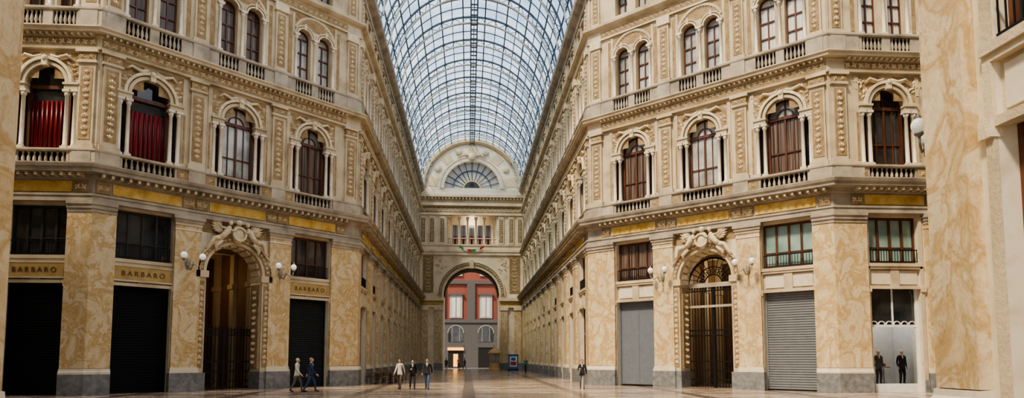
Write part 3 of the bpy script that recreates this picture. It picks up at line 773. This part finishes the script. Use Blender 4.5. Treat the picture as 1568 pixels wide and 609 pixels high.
# ------------------------------------------------------------------ people
def cm(c,rough=.8):
    k='cloth_%.2f_%.2f_%.2f'%c
    if k not in MATS: flat(k,c,rough)
    return k
flat('skin',(.62,.38,.27),.5); flat('lips',(.42,.15,.13),.5); flat('eye_white',(.8,.8,.8),.3)
def person(name,loc,head_deg,H=1.65,top=(.05,.05,.06),leg=(.03,.03,.04),hair=(.03,.02,.015),stride=.28,swing=.2,female=False,longhair=False,shoe=(.02,.02,.02),armbend=0,collar=(.7,.7,.7),mann=False):
    s=H/1.74; sh=.175 if not female else .155; hp=.09 if not female else .1
    st_=stride
    V=[];E=[];Rr=[];tag=[]
    def a(p,r,parent,tg):
        V.append(p);Rr.append(r);tag.append(tg)
        if parent is not None: E.append((parent,len(V)-1))
        return len(V)-1
    zp=.94-.05*abs(st_)
    pel=a((0,0,zp),(.145,.105),None,'top'); sp=a((0,.01,zp+.18),(.135 if not female else .12,.1),pel,'top'); ch=a((0,.01,1.31),(.165 if not female else .145,.115),sp,'top')
    nb=a((0,0,1.44),(.095,.08),ch,'top'); nk=a((0,.012,1.505),(.052,.052),nb,'skin'); hd=a((0,.025,1.58),(.06,.065),nk,'skin')
    wr=[]
    for sg in (1,-1):
        o=sg*swing
        s1=a((sg*sh,0,1.415),(.066,.066),nb,'top')
        el=a((sg*(sh+.055),o*.55-.03,1.14),(.052,.052),s1,'top')
        if armbend and sg==1: w=(sg*(sh-.02),.26,1.18)
        else: w=(sg*(sh+.07),o*1.25+.05,.90)
        wv=a(w,(.036,.036),el,'top'); wr.append((Vector(V[el]),Vector(w),sg))
        f=-sg*st_
        h=a((sg*hp,f*.08,zp-.09),(.098,.1),pel,'leg'); kn=a((sg*(hp+.01),f*.55+.05,.5),(.068,.07),h,'leg')
        ak=a((sg*(hp+.01),f*1.0-(.0 if f>=0 else .05),.1+(0 if f>=0 else .04)),(.045,.048),kn,'leg')
        hl=a((sg*(hp+.01),f*1.0-.03-(0 if f>=0 else .05),.055+(0 if f>=0 else .05)),(.045,.045),ak,'shoe')
        tt=a((sg*(hp+.025),f*1.0+.13-(0 if f>=0 else .06),.04),(.042,.034),hl,'shoe'); t2=a((sg*(hp+.03),f*1.0+.19-(0 if f>=0 else .06),.032),(.032,.026),tt,'shoe')
    me=bpy.data.meshes.new('sk'); me.from_pydata(V,E,[]); o=bpy.data.objects.new('sk',me); COL.objects.link(o)
    md=o.modifiers.new('s','SKIN'); md.use_smooth_shade=True; sb=o.modifiers.new('u','SUBSURF'); sb.levels=2; sb.render_levels=2
    for i,r in enumerate(Rr): me.skin_vertices[0].data[i].radius=r
    me.skin_vertices[0].data[0].use_root=True
    bpy.context.view_layer.update()
    dg=bpy.context.evaluated_depsgraph_get(); ev=o.evaluated_get(dg); em=ev.to_mesh()
    bones=[(Vector(V[i]),Vector(V[j]),tag[j]) for i,j in E]
    mt={'top':cm(top),'leg':cm(leg),'skin':'skin','shoe':cm(shoe,.4)}
    b=MB(); vs=[v.co.copy() for v in em.vertices]
    b.v=[tuple(v) for v in vs]
    for p in em.polygons:
        c=p.center; best=None
        for A,B,tg in bones:
            ab=B-A; t=max(0,min(1,(c-A).dot(ab)/ab.length_squared)); dd=(c-(A+ab*t)).length
            if best is None or dd<best[0]: best=(dd,tg)
        tg=best[1]
        if tg in('top','leg') and abs(c.x)<.2: tg='leg' if c.z<zp-.1 else ('top' if c.z>zp-.1 and best[1]=='top' or c.z>zp-.1 and c.z<1.2 else tg)
        b.f.append(tuple(p.vertices)); b.m.append(mt[tg]); b.s.append(True)
    ev.to_mesh_clear(); bpy.data.objects.remove(o)
    vs=[];fs=[];n=16
    for j,(z,rx,ry) in enumerate([(zp+.12,.14,.112),(zp-.0,.158,.128),(zp-.1,.172,.14),(zp-.1,.15,.12)]):
        for i in range(n): t=2*pi*i/n; vs.append((rx*math.cos(t),ry*math.sin(t)+.005,z))
    for j in range(3):
        for i in range(n): k=(i+1)%n; fs.append((j*n+i,j*n+k,(j+1)*n+k,(j+1)*n+i))
    b.add(vs,fs,mt['top'],True)
    b.ell((0,.10,1.38),(.035,.02,.09),cm(collar),8,6)
    hc=(0,.035,1.635); HM=cm(hair,.6)
    if mann: HM='skin'
    b.ell(hc,(.073,.09,.108),'skin',16,12); b.ell((0,.06,1.575),(.048,.058,.05),'skin',12,8)
    b.ell((0,.128,1.63),(.012,.018,.026),'skin',8,6)
    for sg in (1,-1):
        b.ell((sg*.075,.03,1.63),(.012,.02,.032),'skin',8,6); b.ell((sg*.028,.112,1.65),(.013,.01,.008),'eye_white',8,6); b.ell((sg*.028,.12,1.65),(.006,.005,.007),HM,6,4)
        b.ell((sg*.028,.118,1.668),(.018,.008,.005),HM,6,4)
    b.ell((0,.12,1.592),(.024,.01,.008),'lips',8,6)
    b.ell((0,.012,1.665),(.083,.095,.098),HM,16,10)
    if longhair: b.ell((0,-.04,1.56),(.085,.06,.15),HM,12,8)
    for el,w,sg in wr:
        d_=(w-el).normalized(); side=Vector((sg,0,0)); fw=d_.cross(side).normalized()
        if fw.y<0: fw=-fw
        b.tube([w-d_*.01,w+d_*.03,w+d_*.085],[.026,.036,.03],'skin',8)
        for i in range(4):
            off=fw*(.024-.016*i); Lf=[.07,.08,.075,.058][i]; p0=w+d_*.08+off
            b.tube([p0,p0+d_*Lf*.5-side*.005,p0+d_*Lf-side*.022],[.0095,.009,.007],'skin',6)
        p0=w+d_*.03+fw*.03; b.tube([p0,p0+d_*.03+fw*.022,p0+d_*.06+fw*.024],[.012,.011,.008],'skin',6)
    ob=obj(name,b,Matrix.Translation(loc)@Matrix.Rotation(math.radians(head_deg),4,'Z')@Matrix.Diagonal((s,s,s,1)))
    return ob
person('man',(-8.6,33.6,0),-95,1.68,top=(.55,.53,.48),leg=(.12,.12,.13),hair=(.45,.44,.42),stride=.24)
person('man',(-7.95,33.7,0),-80,1.7,top=(.02,.04,.10),leg=(.04,.07,.14),hair=(.25,.22,.2),stride=.26)
person('woman',(-3.75,36.2,0),165,1.64,top=(.62,.58,.50),leg=(.10,.08,.07),hair=(.03,.02,.015),female=True,longhair=True,stride=.2)
person('woman',(-3.05,36.0,0),190,1.6,top=(.015,.015,.018),leg=(.03,.03,.035),hair=(.03,.02,.015),female=True,longhair=True,stride=.16,armbend=1)
person('man',(-2.25,36.0,0),175,1.66,top=(.03,.03,.035),leg=(.07,.12,.22),hair=(.02,.015,.01),stride=.25)
person('man',(6.2,35.6,0),170,1.6,top=(.025,.025,.03),leg=(.16,.16,.17),hair=(.02,.015,.01),stride=.2,armbend=1)
person('man',(6.7,77,0),160,1.7,top=(.05,.2,.12),leg=(.05,.05,.08),stride=.2)
person('woman',(-3.1,91,0),180,1.65,top=(.02,.02,.03),leg=(.02,.02,.03),female=True,stride=.15)
person('man',(-1.5,98,0),180,1.72,top=(.6,.1,.08),leg=(.03,.03,.05),stride=.15)
person('man',(-.6,99,0),90,1.72,top=(.04,.04,.05),leg=(.03,.03,.05),stride=.2)
for k,(dx,c) in enumerate(((-.35,(.05,.05,.06)),(.9,(.012,.012,.015)))):
    person('mannequin',(XR+d+c0+dx,D-d+1.1,.35),180,1.75,top=c,leg=c,hair=(.7,.66,.6),stride=.0,swing=.02,mann=True)
b=MB(); x0=XR+d+c0
b.tube([(x0+.25,D-d+1.6,.35),(x0+.25,D-d+1.6,1.2)],.02,'iron',6); b.box(x0+.0,x0+.5,D-d+1.4,D-d+1.8,1.2,1.24,'wood'); b.ell((x0+.25,D-d+1.6,1.34),(.14,.1,.1),'bronze'); b.lathe(x0+.25,D-d+1.6,[(.16,.35),(.16,.38)],'iron',12)
obj('display_stand',b)
def chair(P,ang):
    b=MB(); m='bronze'
    b.box(-.22,.22,-.21,.21,.44,.475,m)
    for x in (-.2,.2):
        b.tube([(x,.2,0),(x*.95,.19,.44)],.014,m,6); b.tube([(x,-.24,0),(x*.95,-.2,.45),(x*.9,-.26,.9)],.014,m,6)
        b.tube([(x*1.05,-.2,.66),(x*1.2,.1,.68),(x*1.05,.18,.45)],.012,m,6)
    for i in range(5): b.tube([(-.14+.07*i,-.205,.47),(-.14+.07*i,-.255,.86)],.008,m,5)
    b.tube([(-.19,-.26,.88),(0,-.29,.93),(.19,-.26,.88)],.016,m,6)
    obj('cafe_chair',b.mesh('cafe_chair'),Matrix.Translation(P)@Matrix.Rotation(ang,4,'Z'))
def table(P):
    b=MB(); b.lathe(0,0,[(.22,0),(.2,.03),(.03,.06),(.025,.68),(.08,.7)],'iron',12); b.lathe(0,0,[(.34,.7),(.35,.72),(.34,.74)],'bronze',20)
    obj('cafe_table',b.mesh('cafe_table'),Matrix.Translation(P))
for (x,y) in ((-6.1,43.9),(-5.3,45.2),(-6.0,46.9),(-5.2,48.6),(-6.0,50.4)):
    table((x,y,0))
    for k in range(3):
        a=k*2.1+x; chair((x+.62*math.cos(a),y+.62*math.sin(a),0),a+pi/2)
b=MB()
b.box(-.7,.7,-.5,.5,0,.15,'iron'); b.box(-.68,.68,-.48,.48,.15,2.1,'blue_paint'); b.box(-.5,.5,-.5,-.47,.5,1.9,'white_paint'); b.box(-.4,.4,-.52,-.49,.7,1.2,'red_paint'); b.box(-.75,.75,-.55,.55,2.1,2.2,'blue_paint'); b.box(-.3,.3,-.52,-.49,1.35,1.75,'blue_paint')
obj('advertising_kiosk',b,Matrix.Translation((6.1,90,0)))
b=MB(); b.lathe(0,0,[(.85,0),(.85,.2),(.75,.25),(.75,.9),(.8,1.0),(.8,1.05)],'beige_paint',8,False)
for k in range(8):
    a=2*pi*(k+.5)/8; b.tube([(.72*math.cos(a),.72*math.sin(a),1.0),(.72*math.cos(a),.72*math.sin(a),2.3)],.04,'beige_paint',6)
b.lathe(0,0,[(.6,1.0),(.6,2.3)],'glass_pale',8,False)
b.lathe(0,0,[(.95,2.3),(.95,2.42),(.8,2.6),(.5,2.9),(.15,3.1),(.05,3.3)],'beige_paint',16)
obj('round_kiosk',b,Matrix.Translation((3.6,91,0)))

# ------------------------------------------------------------------ lights
def light(name,typ,loc,energy,color,**k):
    l=bpy.data.lights.new(name,typ); l.energy=energy; l.color=color
    for a_,v_ in k.items(): setattr(l,a_,v_)
    o=bpy.data.objects.new(name,l); COL.objects.link(o); o.location=loc; return o
s=light('sun','SUN',(0,0,60),5.4,(1,.82,.58),angle=math.radians(8))
s.rotation_euler=Vector((.48,.46,-.85)).to_track_quat('-Z','Y').to_euler()
q=1/math.sqrt(2)
def into(P,t,y,z): return (P[0]-t[1]*y,P[1]+t[0]*y,z)
for P,t,e,c in (((XL-7.8*q,D-7.8*q),(q,q),60,(1,.68,.38)),((XR+7.8*q,D-7.8*q),(q,-q),260,(1,.85,.6))):
    light('vestibule_lamp','POINT',into(P,t,5,6.5),e,c,shadow_soft_size=.3)
light('display_lamp','AREA',(x0,D-d+1.3,5.0),90,(1,.97,.9),size=1.5)
light('loggia_lamp','POINT',(CX,YE+1.5,21.8),120,(1,.8,.55),shadow_soft_size=.5)
w=bpy.data.worlds.new('sky'); bpy.context.scene.world=w; w.use_nodes=True; nt=w.node_tree
bg=nt.nodes['Background']; tc=nt.nodes.new('ShaderNodeTexCoord'); sx=nt.nodes.new('ShaderNodeSeparateXYZ')
nt.links.new(tc.outputs['Generated'],sx.inputs[0])
r=ramp(nt,[(0,(.75,.70,.64)),(.22,(.90,.90,.90)),(.55,(.66,.79,.98)),(.72,(.95,.93,.90)),(1,(.95,.90,.84))]); nt.links.new(sx.outputs['Z'],r.inputs['Fac']); nt.links.new(r.outputs[0],bg.inputs['Color'])
bg.inputs['Strength'].default_value=1.8
try: bpy.context.scene.view_settings.look='AgX - Medium High Contrast'
except Exception: pass
# ------------------------------------------------------------------ camera
cam=bpy.data.cameras.new('camera'); co=bpy.data.objects.new('camera',cam); COL.objects.link(co)
co.location=(0,0,1.7); co.rotation_euler=(math.radians(90+4.5),0,math.radians(-3.78))
cam.sensor_width=36; cam.sensor_fit='HORIZONTAL'; cam.lens=22.96; cam.shift_y=.105; cam.clip_end=500
bpy.context.scene.camera=co
